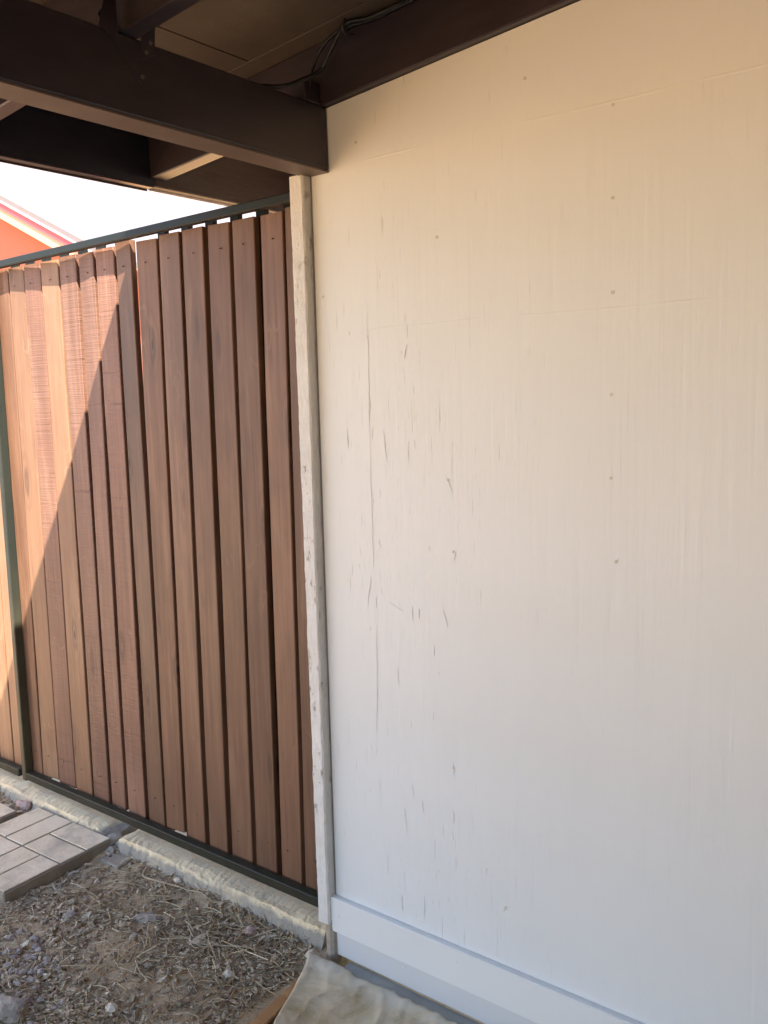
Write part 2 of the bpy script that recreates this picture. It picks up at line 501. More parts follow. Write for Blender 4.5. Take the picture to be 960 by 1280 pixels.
M['cream'] = simple('bounce_wall_stucco', (0.56, 0.55, 0.53), 0.9, 60, 0.06)  # only for the added wall that bounces sunlight
M['form'] = slat_mat('orange_form_board', (0.42, 0.20, 0.070), (0.60, 0.32, 0.125))

def cloth_mat():
    m, nt, b = mat('paint_smeared_drop_cloth')
    pos = coords(nt)
    n = noise_n(nt, pos, 6, 6, 0.65, 0.8)
    col = mix(nt, ramp(nt, n, [(0.36, 0.0), (0.64, 1.0)]), (0.38, 0.29, 0.16), (0.68, 0.58, 0.41))
    y = N(nt, 'ShaderNodeSeparateXYZ'); L(nt, pos, y.inputs[0])
    sm = noise_n(nt, pos, 11, 4, 0.6, 0.5)
    edge = ramp(nt, math_n(nt, 'ADD', math_n(nt, 'MULTIPLY', y.outputs['Y'], 3.2), math_n(nt, 'MULTIPLY', sm, 0.75)), [(-0.0, 0.0), (0.28, 0.75)])
    col = mix(nt, edge, col, (0.68, 0.64, 0.54))
    col = mix(nt, ramp(nt, noise_n(nt, pos, 17, 4, 0.6, 0.6), [(0.60, 0.0), (0.72, 0.4)]), col, (0.72, 0.65, 0.52))
    L(nt, col, b.inputs['Base Color'])
    b.inputs['Roughness'].default_value = 0.42
    h = math_n(nt, 'ADD', noise_n(nt, pos, 30, 4, 0.55, 1.0), math_n(nt, 'MULTIPLY', noise_n(nt, pos, 420, 2), 0.08))
    bump(nt, b, h, 0.35, 0.004)
    return m
M['cloth'] = cloth_mat()

# ------------------------------------------------------------------ ground
def ground_h(x, y):
    if x < -3.2 or x > 0.6 or y < -2.2 or y > 0.5:
        return -0.03
    h = mnoise.fractal(Vector((x * 3.1, y * 3.1, 0.3)), 1.0, 2.0, 5) * 0.012
    h += mnoise.fractal(Vector((x * 19, y * 19, 4.3)), 1.0, 2.0, 3) * 0.006
    fall = min(1, max(0, (x + 3.2) / 0.5)) * min(1, max(0, (y + 2.2) / 0.5))
    base = -0.012
    if x > 0.0:
        base -= min(1, x / 0.05) * 0.05        # dug down beside the slab
    base += 0.014 * max(0.0, min(1.0, (y + 0.09) / 0.09)) if y < 0.03 else 0.0
    if y > 0.03:
        base -= min(1, (y - 0.03) / 0.1) * 0.03
    return -0.03 + (base + 0.03 + h) * fall

xs = sorted(set([-200, -80, -30, -14, -8, -5.5, -4.2] + [round(-3.4 + 0.014 * i, 4) for i in range(int(3.75 / 0.014))] + [0.5, 1, 2, 4, 6, 9, 14, 30, 80, 200]))
ys = sorted(set([-200, -80, -30, -14, -9, -6.5, -5, -4, -3.2, -2.7, -2.3] + [round(-2.1 + 0.014 * i, 4) for i in range(int(2.3 / 0.014))] + [0.4, 0.9, 2, 4, 6, 9, 14, 30, 80, 200]))
GV = [(x, y, ground_h(x, y)) for y in ys for x in xs]
nx = len(xs)
GF = [(j * nx + i, j * nx + i + 1, (j + 1) * nx + i + 1, (j + 1) * nx + i) for j in range(len(ys) - 1) for i in range(nx - 1)]
tag(link_mesh('ground', GV, GF, M['dirt'], None, True, recenter=False), kind='structure')

# patio slab
bmsl = box('patio_slab', 0.060, 5.2, -5.3, -0.002, -0.11, 0.0, M['slab'], None, 0.006)
tag(bmsl, kind='structure')

# ------------------------------------------------------------------ white wall
SL, SX = 0.092, 0.085                   # pitch of the roof along the wall
Z_RAF = 2.227                           # underside of the rafters over the beam
hw = empty('house_wall', (2.5, 0.05, 0.0), 'white painted plywood house wall with cracked paint beside the slatted gate', 'wall')
panel = [(0.0, 0.012), (5.2, 0.012), (5.2, Z_RAF + SL * (5.2 - SX) - 0.002), (0.0, Z_RAF + SL * (0 - SX) - 0.002)]
PV = [(x, 0.0, z) for x, z in panel] + [(x, 0.10, z) for x, z in panel]
PF = [(0, 1, 2, 3), (7, 6, 5, 4), (0, 4, 5, 1), (1, 5, 6, 2), (2, 6, 7, 3), (3, 7, 4, 0)]
pan = link_mesh('plywood_panel', PV, PF, M['wall'], hw)
box('side_wall', 0.004, 0.098, 0.103, 3.0, 0.0, 2.20, M['wall'], hw, 0.0)
box('added_wing_wall', 2.75, 2.85, -5.1, -0.021, 0.0, 2.545, M['brown_added_wing'], hw, 0.0)  # unseen dark wall added to cut light from the right
box('baseboard', 0.0, 5.2, -0.019, -0.0005, 0.078, 0.178, M['base'], hw, 0.002)
box('lower_baseboard', 0.0, 5.2, -0.010, -0.0005, 0.006, 0.0775, M['base_low'], hw, 0.002)
box('corner_gap', -0.0022, -0.0002, -0.002, 0.06, 0.012, 2.19, M['wall'], hw, 0.0)

for (x, z) in [(0.81, 2.078), (0.81, 1.905), (0.811, 1.724), (0.809, 1.523), (0.809, 1.354), (0.821, 1.182), (0.395, 1.884), (0.412, 1.337),
               (0.423, 1.169), (0.411, 0.638), (0.551, 0.325), (0.050, 1.784), (0.62, 2.17), (0.17, 2.13)]:
    a0 = random.random() * 6
    ring = [(x + 0.0032 * (1 + 0.25 * random.random()) * math.cos(a0 + k * math.pi / 4), z + 0.0036 * math.sin(a0 + k * math.pi / 4)) for k in range(8)]
    V = [(px, -0.0012, pz) for px, pz in ring] + [(px, 0.002, pz) for px, pz in ring] + [(x, -0.0004, z)]
    Fc = [(k, (k + 1) % 8, 16) for k in range(8)] + [((k + 1) % 8, k, 8 + k, 8 + (k + 1) % 8) for k in range(8)]
    link_mesh('nail_head', V, Fc, M['nail'], pan)
for (x, z) in [(0.04, 0.13), (0.42, 0.145), (0.8, 0.13), (0.25, 0.06)]:
    V = [(x + 0.003 * math.cos(k * math.pi / 4), -0.0202 if z > 0.078 else -0.0112, z + 0.003 * math.sin(k * math.pi / 4)) for k in range(8)]
    V += [(a, b + 0.003, c) for a, b, c in V]
    link_mesh('nail_head', V, [tuple(range(8)), tuple(range(15, 7, -1))] + [((k + 1) % 8, k, 8 + k, 8 + (k + 1) % 8) for k in range(8)], M['base'], pan)

CRACKS = [[0.19, 1.732, 0.185, 1.408], [0.185, 1.408, 0.184, 1.11], [0.175, 1.087, 0.162, 1.009], [0.303, 1.653, 0.295, 1.616], [0.227, 1.453, 0.236, 1.376],
          [0.408, 1.346, 0.424, 1.306], [0.229, 1.027, 0.275, 1.007], [0.3, 1.026, 0.301, 0.984], [0.391, 1.027, 0.403, 0.986], [0.363, 0.937, 0.362, 0.907],
          [0.188, 0.961, 0.183, 0.765], [0.412, 0.653, 0.411, 0.618], [0.176, 0.635, 0.172, 0.617], [0.409, 0.527, 0.408, 0.494], [0.375, 0.872, 0.375, 0.862],
          [0.43, 1.169, 0.425, 1.146], [0.827, 1.19, 0.819, 1.176], [0.184, 0.797, 0.177, 0.678], [0.316, 0.531, 0.318, 0.498], [0.316, 0.275, 0.314, 0.209],
          [0.321, 1.023, 0.32, 0.993], [0.245, 0.255, 0.244, 0.206], [0.403, 0.472, 0.407, 0.453], [0.553, 0.332, 0.546, 0.313]]
crng = random.Random(5)
for k in range(26):                       # short vertical checks, thickest near the corner
    cx_ = 0.10 + abs(crng.gauss(0, 0.17)); cz_ = crng.uniform(0.28, 1.72)
    l_ = crng.choice([0.008, 0.012, 0.02, 0.03, 0.05])
    CRACKS.append([cx_, cz_, cx_ + crng.gauss(0, 0.0015), cz_ - l_])
for x0, z0, x1, z1 in CRACKS:
    ln = math.hypot(x1 - x0, z1 - z0)
    n = max(4, int(ln / 0.012))
    w0 = 0.0007 if ln > 0.1 else (0.0012 if ln > 0.02 and CRACKS.index([x0, z0, x1, z1]) < 24 else 0.0008)
    V, Fc = [], []
    s0 = random.random() * 50
    for i in range(n + 1):
        t = i / n
        w = w0 * (math.sin(math.pi * t) ** 0.6 + 0.12) * (0.55 + 0.9 * abs(mnoise.noise(Vector((s0, t * n * 0.5, 0)))))
        ox = mnoise.noise(Vector((s0, t * n * 0.35, 7))) * 0.003 + mnoise.noise(Vector((s0, t * n * 1.3, 2))) * 0.0012
        x, z = x0 + (x1 - x0) * t + ox, z0 + (z1 - z0) * t
        V += [(x - w, -0.0003, z), (x + w, -0.0009, z)]
    for i in range(n):
        Fc.append((2 * i, 2 * i + 2, 2 * i + 3, 2 * i + 1))
    link_mesh('paint_crack', V, Fc, M['crack'], pan)

# corner trim: rough board between gate and wall
bm = bmesh.new()
nz = 150
rows = []
for i in range(nz + 1):
    t = i / nz
    z = 0.10 + (2.078 - 0.10) * t
    j = lambda k: mnoise.noise(Vector((k * 11.3, z * 9, 1.7))) * 0.0010 + mnoise.noise(Vector((k * 5.3, z * 31, 3.1))) * 0.0012 + mnoise.noise(Vector((k * 7.3, z * 83, 6.1))) * 0.0009
    xl, xr = -0.029 + 0.005 * t, 0.012 + 0.010 * t
    pr = [(xl + j(1), 0.10), (xl + j(1), -0.026 + j(2)), (xl + 0.004 + j(3), -0.030 + j(2)), (xr - 0.004 + j(4), -0.030 + j(5)), (xr + j(6) * 0.6, -0.026 + j(5)), (xr + j(6) * 0.6, -0.0006), (xl + 0.01, -0.0006 + 0.05)]
    rows.append([bm.verts.new((px, py, z)) for px, py in pr])
for i in range(nz):
    for k in range(7):
        bm.faces.new((rows[i][k], rows[i][(k + 1) % 7], rows[i + 1][(k + 1) % 7], rows[i + 1][k]))
bm.faces.new(rows[0][::-1]); bm.faces.new(rows[-1])
bmesh.ops.recalc_face_normals(bm, faces=bm.faces)
shadow_strip = box('corner_shadow_strip', 0.0, 0.0045, -0.0010, -0.0002, 0.18, 2.075, M['shadow_line'], hw, 0.0)  # dark strip paints the trim's shadow line on the wall
for v in shadow_strip.data.vertices:
    v.co.x += 0.012 + 0.010 * (v.co.z + shadow_strip.location.z - 0.10) / 1.978
ct = bm_obj('corner_trim', bm, M['trim'])
tag(ct, 'narrow rough white trim board with flaking paint between gate and wall', 'trim board')

# stub of pipe under the trim
V, Fc = tube([(0.004, -0.004, -0.05), (0.004, -0.004, 0.05), (0.004, -0.002, 0.108)], 0.020, 12)
tag(link_mesh('pipe_stub', V, Fc, M['stone'], None, False), 'short grey pipe stub in the ground below the flaking trim board', 'pipe')

# unseen wall added to bounce sunlight onto the gate, ground and house wall
gw = empty('added_bounce_wall', (-3.45, -2.8, -0.05), 'added unseen stucco bounce wall at right angles to the slatted fence', 'wall')
box('added_wall_body', -3.55, -3.40, -5.8, 0.16, -0.06, 1.65, M['cream'], gw, 0.01)
box('added_wall_coping', -3.59, -3.36, -5.83, 0.19, 1.651, 1.71, M['curb'], gw, 0.01)

# ------------------------------------------------------------------ patio roof
pr = empty('patio_roof', (2.2, -0.6, 2.08), 'dark brown timber patio roof with beam, rafters and fascia over the wall', 'patio roof')
box('beam', 0.010, 0.085, -5.2, -0.0008, 2.080, Z_RAF - 0.0005, M['brown'], pr, 0.004, cuts=(1, 24), jit=0.0012)
box('post', 0.0, 0.095, -5.2, -5.105, -0.02, 2.079, M['brown'], pr, 0.004)
box('beam_lit_strip', 0.011, 0.084, -5.09, -0.001, 2.0755, 2.0797, M['taupe'], pr, 0.0, cuts=(1, 24), jit=0.0006)  # strip added so the beam's underside looks lit from below
RH = 0.14
def rafter(y0, y1, x0=-0.57, x1=5.15, m=M['brown']):
    return box('rafter', x0, x1, y0, y1, Z_RAF, Z_RAF + RH, m, pr, 0.003, SL, SX, cuts=(0, 20), jit=0.001)
rafter(-0.020, 0.030)
for y in (-0.590, -1.20, -1.80, -2.40, -3.0, -3.6, -4.2, -4.8):
    rafter(y, y + 0.042)
rafter(0.62, 0.662); rafter(1.25, 1.292)
# eave boards
FB = 2.146
box('fascia_board', -0.608, -0.572, -5.25, -0.002, FB, FB + 0.165, M['navy'], pr, 0.003, cuts=(1, 20), jit=0.001)
box('fascia_board', -0.604, -0.572, 0.001, 2.4, FB + 0.003, FB + 0.165, M['brown_soft'], pr, 0.003, cuts=(1, 16), jit=0.001)
box('drip_edge', -0.6125, -0.6085, -5.25, -0.002, FB - 0.004, FB + 0.165, M['brown_soft'], pr, 0.0)
box('drip_edge', -0.6085, -0.6045, 0.001, 2.4, FB - 0.002, FB + 0.165, M['drip'], pr, 0.0)
# plywood sheets of the roof deck
ZC = Z_RAF + RH + 0.001
for (xa, xb, ya, yb) in [(-0.60, -0.093, -1.22, -0.082), (-0.090, 2.35, -1.22, -0.082), (2.353, 5.2, -1.22, -0.082),
                         (-0.60, 1.1, -0.079, 2.45), (1.103, 5.2, -0.079, 2.45),
                         (-0.60, 1.4, -2.44, -1.223), (1.403, 5.2, -2.44, -1.223), (-0.60, 0.9, -3.66, -2.443), (0.903, 5.2, -3.66, -2.443), (-0.60, 2.0, -5.3, -3.663), (2.003, 5.2, -5.3, -3.663)]:
    box('deck_sheet', xa, xb, ya, yb, ZC, ZC + 0.012, M['deck'], pr, 0.001, SL, SX)
box('roof_covering', -0.600, 5.25, -5.35, 2.5, ZC + 0.0125, ZC + 0.035, M['shingle'], pr, 0.002, SL, SX)
# steel tie between beam and rafter
bm = bmesh.new()
for pts in ([(0.0875, -0.640, 2.245), (0.0875, -0.628, 2.262), (0.0875, -0.535, 2.150), (0.0875, -0.550, 2.142)],
            [(0.0895, -0.600, 2.205), (0.0895, -0.600, 2.290), (0.0895, -0.622, 2.290), (0.0895, -0.640, 2.225)],
            [(0.0885, -0.545, 2.190), (0.0885, -0.515, 2.205), (0.0885, -0.510, 2.262), (0.0885, -0.545, 2.262)]):
    fv = [bm.verts.new(p) for p in pts]; bv = [bm.verts.new((p[0] - 0.003, p[1], p[2])) for p in pts]
    bm.faces.new(fv); bm.faces.new(bv[::-1])
    for k in range(4):
        bm.faces.new((fv[k], bv[k], bv[(k + 1) % 4], fv[(k + 1) % 4]))
bmesh.ops.recalc_face_normals(bm, faces=bm.faces)
tie = bm_obj('rafter_tie', bm, M['brown'], pr)
for (y, z) in ((-0.535, 2.205), (-0.524, 2.225), (-0.548, 2.157)):
    V, Fc = tube([(0.086, y, z), (0.0905, y, z)], 0.004, 8)
    link_mesh('screw_head', V, Fc, M['tie'], tie)
box('blocking', 0.012, 0.083, -0.075, -0.0215, Z_RAF + 0.0002, Z_RAF + 0.05, M['brown'], pr, 0.003)

# ------------------------------------------------------------------ cables
ca = smooth_path([(-0.10, -0.34, 2.236), (0.02, -0.25, 2.234), (0.080, -0.16, 2.236), (0.102, -0.10, 2.262), (0.122, -0.062, 2.287), (0.145, -0.060, 2.313), (0.183, -0.058, 2.358), (0.205, -0.05, 2.374), (0.254, -0.04, 2.373), (0.34, -0.03, 2.384), (0.6, -0.03, 2.400), (1.2, -0.03, 2.455)])
V, Fc = tube(ca, 0.0050, 8)
tag(link_mesh('cable', V, Fc, M['cable'], None, True), 'black cable sagging lower across the rafter above the wall corner', 'cable', 'cables under the patio roof')
cb = smooth_path([(0.075, -0.055, 2.24), (0.083, -0.055, 2.276), (0.096, -0.052, 2.314), (0.123, -0.048, 2.346), (0.156, -0.044, 2.364), (0.190, -0.04, 2.372), (0.225, -0.032, 2.372), (0.30, -0.030, 2.376), (0.6, -0.038, 2.402), (1.2, -0.038, 2.457)])
V, Fc = tube(cb, 0.0045, 8)
tag(link_mesh('cable', V, Fc, M['cable'], None, True), 'thin black cable looping up from the beam end to the staple', 'cable', 'cables under the patio roof')
V, Fc = tube(smooth_path([(0.196, -0.030, 2.354), (0.193, -0.054, 2.350), (0.196, -0.066, 2.366), (0.199, -0.052, 2.384), (0.198, -0.030, 2.380)], 4), 0.0028, 6)
tag(link_mesh('cable_staple', V, Fc, M['brown'], None, True), 'small dark staple holding the two black cables to the rafter', 'cable staple')

# ------------------------------------------------------------------ slatted gate
GY = 0.08                                # front face of the slats
gate = empty('slatted_gate', (-0.85, GY, 0.07), 'brown vertical wood slat gate in a black steel frame beside the white wall', 'gate')
SL_X = [(-1.625, -1.528, -1.660, -1.574), (-1.520, -1.429, -1.566, -1.468), (-1.423, -1.327, -1.457, -1.358), (-1.315, -1.215, -1.344, -1.248),
        (-1.207, -1.108, -1.238, -1.144), (-1.097, -1.006, -1.133, -1.043), (-0.997, -0.901, -1.026, -0.932), (-0.893, -0.809, -0.918, -0.825),
        (-0.782, -0.688, -0.814, -0.727), (-0.675, -0.577, -0.712, -0.618), (-0.565, -0.472, -0.600, -0.512), (-0.456, -0.366, -0.494, -0.401),
        (-0.350, -0.262, -0.385, -0.295), (-0.245, -0.153, -0.278, -0.189), (-0.145, -0.061, -0.176, -0.091)]
KIND = ['slat', 'slat_tan', 'slat_saw', 'slat_tan', 'slat_saw', 'slat_saw', 'slat_saw', 'slat', 'slat', 'slat', 'slat', 'slat', 'slat', 'slat', 'slat']

def slat(xa, xb, xc, xd, z0, z1, mk, parent, y=GY, th=0.020, twist=0.0):
    seed = random.random() * 100
    n = 14
    V, Fc = [], []
    for i in range(n + 1):
        t = i / n
        z = z0 + (z1 - z0) * t
        w = lambda k: (mnoise.noise(Vector((seed + k * 3.7, z * 2.2, 0))) * 0.0022 + mnoise.noise(Vector((seed + k, z * 12, 5))) * 0.0009) * math.sin(math.pi * min(1, t * 1.0))
        xl, xr = xc + (xa - xc) * t + w(1), xd + (xb - xd) * t + w(2)
        yo = y + mnoise.noise(Vector((seed, z * 1.3, 9))) * 0.0022
        dl, dr = -twist * 0.5, twist * 0.5
        c = 0.0022
        c2 = 0.003 + 0.004 * max(0, mnoise.noise(Vector((seed, z * 2.7, 3))))
        P = [(xl, yo + dl + th), (xl, yo + dl + c2), (xl + c2, yo + dl), (xr - c, yo + dr), (xr, yo + dr + c), (xr, yo + dr + th)]
        zt = z
        V += [(px, py, zt + (px - xl) * (0.012 * math.sin(seed) if i in (0, n) else 0)) for px, py in P]
    for i in range(n):
        for k in range(6):
            a, b2 = i * 6 + k, i * 6 + (k + 1) % 6
            Fc.append((a, b2, b2 + 6, a + 6))
    Fc.append(tuple(range(5, -1, -1))); Fc.append(tuple(range(n * 6, n * 6 + 6)))
    o = link_mesh('slat', V, Fc, M[mk], parent)
    o.data.materials.append(M['worn_edge'])
    for i in range(n):
        o.data.polygons[i * 6 + 1].material_index = 1       # rubbed left arris
    return o

def tilt_box(name, x0, x1, y0, y1, z0, z1, m, parent, lean=-0.030, bev=0.002):
    """upright that leans like the slats"""
    o = box(name, x0, x1, y0, y1, z0, z1, m, parent, bev)
    for v in o.data.vertices:
        v.co.x += lean * (z1 - (v.co.z + o.location.z)) / (z1 - z0)
    return o

ZTOP_L, ZTOP_R = 2.030, 2.041            # underside of the top rail at its two ends
def rail_z(x):
    return ZTOP_L + (ZTOP_R - ZTOP_L) * (x + 1.6) / 1.5
tops = {7: 0.006, 0: -0.001, 13: -0.008, 12: -0.007}
for i, (a, b_, c_, d_) in enumerate(SL_X):
    zt = rail_z((a + b_) / 2) + tops.get(i, -0.003 + random.uniform(-0.003, 0.003))
    zb = 0.080 + (random.choice([0.016, 0.022, 0.024]) if i in (1, 2, 5, 8) else random.uniform(0, 0.006))
    slat(a, b_, c_, d_, zb, zt, KIND[i], gate, twist=random.uniform(-0.006, 0.006), y=GY + random.uniform(-0.002, 0.002))
for i in range(len(SL_X) - 1):
    if i == 7:
        continue
    xt = (SL_X[i][1] + SL_X[i + 1][0]) / 2
    xb = (SL_X[i][3] + SL_X[i + 1][2]) / 2
    tilt_box('picket', xt - 0.026, xt + 0.010, GY + 0.0245, GY + 0.042, 0.076, rail_z(xt) + 0.026, M['steel'], gate, xb - xt, 0.0015)
tilt_box('picket', -0.812, -0.786, GY + 0.0245, GY + 0.042, 0.076, 1.93, M['steel'], gate, -0.024, 0.0015)
# frame
bm_r = box('top_rail', -1.600, -0.03, 0.040, 0.066, 0.0, 0.024, M['steel'], gate, 0.003)
for v in bm_r.data.vertices:
    v.co.z += rail_z(v.co.x + bm_r.location.x)
box('bottom_rail', -1.645, -0.03, 0.044, 0.074, 0.074, 0.104, M['steel'], gate, 0.003)
post = tilt_box('frame_post', -1.632, -1.606, 0.044, 0.078, 0.068, 2.060, M['steel_tan'], gate, -0.032, 0.003)
tilt_box('frame_post', -0.058, -0.032, 0.0475, GY + 0.043, 0.1045, 2.036, M['steel'], gate, -0.002, 0.003)
# screws
for i in range(0, 15):
    a, b_, c_, d_ = SL_X[i]
    for zz in (1.965, 0.19):
        t = (zz - 0.108) / 1.9
        x = (c_ + (a - c_) * t) + 0.3 * (b_ - a) + random.uniform(0, 0.03)
        V, Fc = tube([(x, GY - 0.0065, zz), (x, GY + 0.006, zz)], 0.0020, 6)
        link_mesh('screw', V, Fc, M['screw'], gate)

# second panel, beyond the post
fp = empty('slatted_fence_panel', (-2.1, GY, 0.07), 'sunlit brown wood slat fence panel beyond the steel gate post', 'fence panel')
for k in range(8):
    a = -1.745 - 0.107 * k
    slat(a, a + 0.093, a - 0.034, a + 0.060, 0.085, rail_z(a) - 0.005 + random.uniform(-0.003, 0.003), random.choice(['slat_tan', 'slat', 'slat_saw']), fp, twist=random.uniform(-0.004, 0.004))
    tilt_box('picket', a - 0.018, a + 0.004, GY + 0.0245, GY + 0.042, 0.076, rail_z(a) + 0.026, M['steel'], fp, -0.034, 0.0015)
r2_ = box('top_rail', -2.62, -1.645, 0.040, 0.066, 0.0, 0.024, M['steel'], fp, 0.003)
for v in r2_.data.vertices:
    v.co.z += rail_z(v.co.x + r2_.location.x)
box('bottom_rail', -2.65, -1.690, 0.044, 0.074, 0.074, 0.104, M['steel'], fp, 0.003)
tilt_box('frame_post', -2.66, -2.62, 0.040, GY + 0.044, -0.05, 2.060, M['steel'], fp, -0.030, 0.003)

# ------------------------------------------------------------------ concrete footing under the gate
def curb(x0, x1, label, brk0=False, brk1=False, zt=0.047):
    n = int((x1 - x0) / 0.006)
    prof = [(0.20, -0.06), (0.20, zt), (0.13, zt + 0.002), (0.07, zt), (0.030, zt - 0.001), (0.010, zt - 0.004), (0.001, zt - 0.013), (-0.006, zt - 0.03), (-0.014, 0.0), (-0.03, -0.06)]
    V, Fc = [], []
    m_ = len(prof)
    for i in range(n + 1):
        x = x0 + (x1 - x0) * i / n
        for k, (py, pz) in enumerate(prof):
            d = mnoise.noise_vector(Vector((x * 14, k * 0.9, 2.2)))
            d2 = mnoise.noise_vector(Vector((x * 75, k * 2.1, 5.2)))
            amp = 0.0022 if k <= 3 else 0.0055
            # vertical scores left by the spade
            sc = max(0, mnoise.noise(Vector((x * 60, 1.1, 0.0))) - 0.25) * 0.018 if k >= 6 else 0
            e = 0
            if brk1: e = max(0, 1 - (x1 - x) / 0.06)
            if brk0: e = max(e, max(0, 1 - (x - x0) / 0.06))
            zz = pz + d.z * amp + d2.z * (0.0012 if k <= 3 else 0.0035)
            if pz > -0.01:
                zz -= e * e * 0.045 * (0.6 + abs(d.x)) * (1.0 if k >= 3 else 0.5)
            V.append((x + d.x * 0.003 + (d2.x * 0.012 * e), py + d.y * amp + d2.y * 0.002 + sc + e * 0.01 * (k > 5), zz))
    for i in range(n):
        for k in range(m_ - 1):
            a = i * m_ + k
            Fc.append((a, a + m_, a + m_ + 1, a + 1))
    Fc.append(tuple(range(m_))); Fc.append(tuple(range(n * m_ + m_ - 1, n * m_ - 1, -1)))
    o = link_mesh('concrete_footing', V, Fc, M['curb'])
    return tag(o, label, 'footing', 'concrete footing pieces under the gate')
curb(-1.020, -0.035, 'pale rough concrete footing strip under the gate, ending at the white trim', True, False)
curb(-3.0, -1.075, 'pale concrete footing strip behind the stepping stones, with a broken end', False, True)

# ------------------------------------------------------------------ stepping stones
def rock(name, loc, r, m, label=None, cat=None, group=None, sq=(1, 0.8, 0.55), rz=0, sub=2):
    bm = bmesh.new()
    bmesh.ops.create_icosphere(bm, subdivisions=sub, radius=1)
    s = random.random() * 80
    for v in bm.verts:
        d = 1 + 0.34 * mnoise.noise(v.co * 1.3 + Vector((s, 0, 0))) + 0.14 * mnoise.noise(v.co * 3.5 + Vector((0, s, 0)))
        p = v.co * d
        v.co = Vector((p.x * sq[0], p.y * sq[1], max(p.z, -0.6) * sq[2])) * r
    vs2 = [v.co.copy() for v in bm.verts]
    bm.verts.index_update()
    fs = [[v.index for v in f.verts] for f in bm.faces]
    bm.free()
    me = bpy.data.meshes.new(name); me.from_pydata([tuple(v) for v in vs2], [], fs); me.materials.append(m)
    o = bpy.data.objects.new(name, me); COL.objects.link(o)
    o.location = loc; o.rotation_euler = (0, 0, rz)
    return tag(o, label, cat, group)

def stepping_stone(x1, y1, z, rot, label, s=0.445, sy=0.405):
    """square slab with a basket-weave of eight brick faces; (x1, y1) is its far right corner"""
    e = empty('stepping_stone', (x1 - s / 2, y1 - sy / 2, z - 0.05), label, 'stepping stone', 'basket weave stepping stones')
    box('base', x1 - s, x1, y1 - sy, y1, z - 0.050, z - 0.004, M['groove'], e, 0.004, cuts=(0, 6), jit=0.001)
    hx, hy, g = s / 2, sy / 2, 0.0035
    for qx in (0, 1):
        for qy in (0, 1):
            ax, ay = x1 - s + qx * hx, y1 - sy + qy * hy
            along_x = (qx == 1) == (qy == 1)
            for k in (0, 1):
                if along_x:
                    bx = (ax, ax + hx, ay + k * hy / 2, ay + (k + 1) * hy / 2)
                else:
                    bx = (ax + k * hx / 2, ax + (k + 1) * hx / 2, ay, ay + hy)
                o0 = lambda v, lim: v if abs(v - lim) > 1e-6 else v
                dz = random.uniform(-0.0006, 0.0006)
                box('brick_face', bx[0] + g, bx[1] - g, bx[2] + g, bx[3] - g, z - 0.0042, z + dz, M['paver'], e, 0.0022, cuts=(0, 5), jit=0.0009)
    e.rotation_euler = (math.radians(rot[0]), math.radians(rot[1]), math.radians(rot[2]))
    return e
stepping_stone(-1.020, -0.003, 0.030, (0.5, -0.4, 1.2), 'grey basket weave stepping stone whose corner touches the broken footing')
stepping_stone(-1.520, -0.066, 0.026, (0.3, 0.5, 0.5), 'grey basket weave stepping stone beyond the one at the broken footing')

# ------------------------------------------------------------------ edging board and drop cloth
fb = box('edging_board', 0.000, 0.038, -1.6, -0.10, -0.075, 0.002, M['form'], None, 0.003, cuts=(1, 16), jit=0.0015)
for v in fb.data.vertices:
    v.co.x -= 0.10 * max(-0.35, (v.co.y + fb.location.y + 0.2))
tag(fb, 'orange wooden edging board along the patio slab under the drop cloth', 'board')

nxc, nyc = 150, 130
CV, CF = [], []
for j in range(nyc + 1):
    v = j / nyc
    for i in range(nxc + 1):
        u = i / nxc
        x = -0.045 + u * 1.35
        y = -0.050 - v * 1.35
        # left border runs inwards towards the viewer; far border is wavy and crumpled
        x += (1 - u) ** 3 * (v * 0.62 + mnoise.noise(Vector((v * 9, 3.3, 0))) * 0.012)
        y += (1 - v) ** 4 * (mnoise.noise(Vector((x * 11, 1.2, 0))) * 0.011 + mnoise.noise(Vector((x * 29, 8.2, 0))) * 0.008)
        p = Vector((x, y, 0))
        w = mnoise.noise(Vector((x * 7 + y * 3, y * 5 - x * 2, 0.5)))
        r1 = 1 - abs(mnoise.noise(Vector((x * 6.5 + y * 2.5, y * 4.5 - x * 3.0, 2.5)))) * 2
        r2q = 1 - abs(mnoise.noise(Vector((x * 14 - y * 6, y * 13 + x * 5, 6.5)))) * 2
        z = 0.005 + 0.0025 * (w + 0.5) + 0.006 * max(0, r1) ** 9 + 0.005 * max(0, r2q) ** 9 + mnoise.noise(Vector((x * 40, y * 40, 1))) * 0.0012
        roll = math.exp(-((v - 0.012) / 0.012) ** 2) * 0.004 + math.exp(-((u - 0.006) / 0.008) ** 2) * 0.002
        z += roll * (0.6 + 0.8 * abs(mnoise.noise(Vector((x * 8, y * 8, 3)))))
        z = max(z, 0.004)
        CV.append((x, y, z))
for j in range(nyc):
    for i in range(nxc):
        a = j * (nxc + 1) + i
        CF.append((a, a + nxc + 1, a + nxc + 2, a + 1))
dc = link_mesh('drop_cloth', CV, CF, M['cloth'], None, True)
md = dc.modifiers.new('thickness', 'SOLIDIFY'); md.thickness = 0.0007; md.offset = 1
tag(dc, 'crumpled beige painter\'s drop cloth spread on the patio at the wall foot', 'drop cloth')

# ------------------------------------------------------------------ litter on the dirt
def in_bed(x, y):
    if x > 0.0 - 0.10 * (y + 0.2) - 0.004 or y > -0.002 or (x > -0.05 and y > -0.10):
        return False
    if -1.48 < x < -1.01 and -0.425 < y < 0.02:
        return False
    if -1.98 < x < -1.51 and -0.49 < y < -0.05:
        return False
    return True

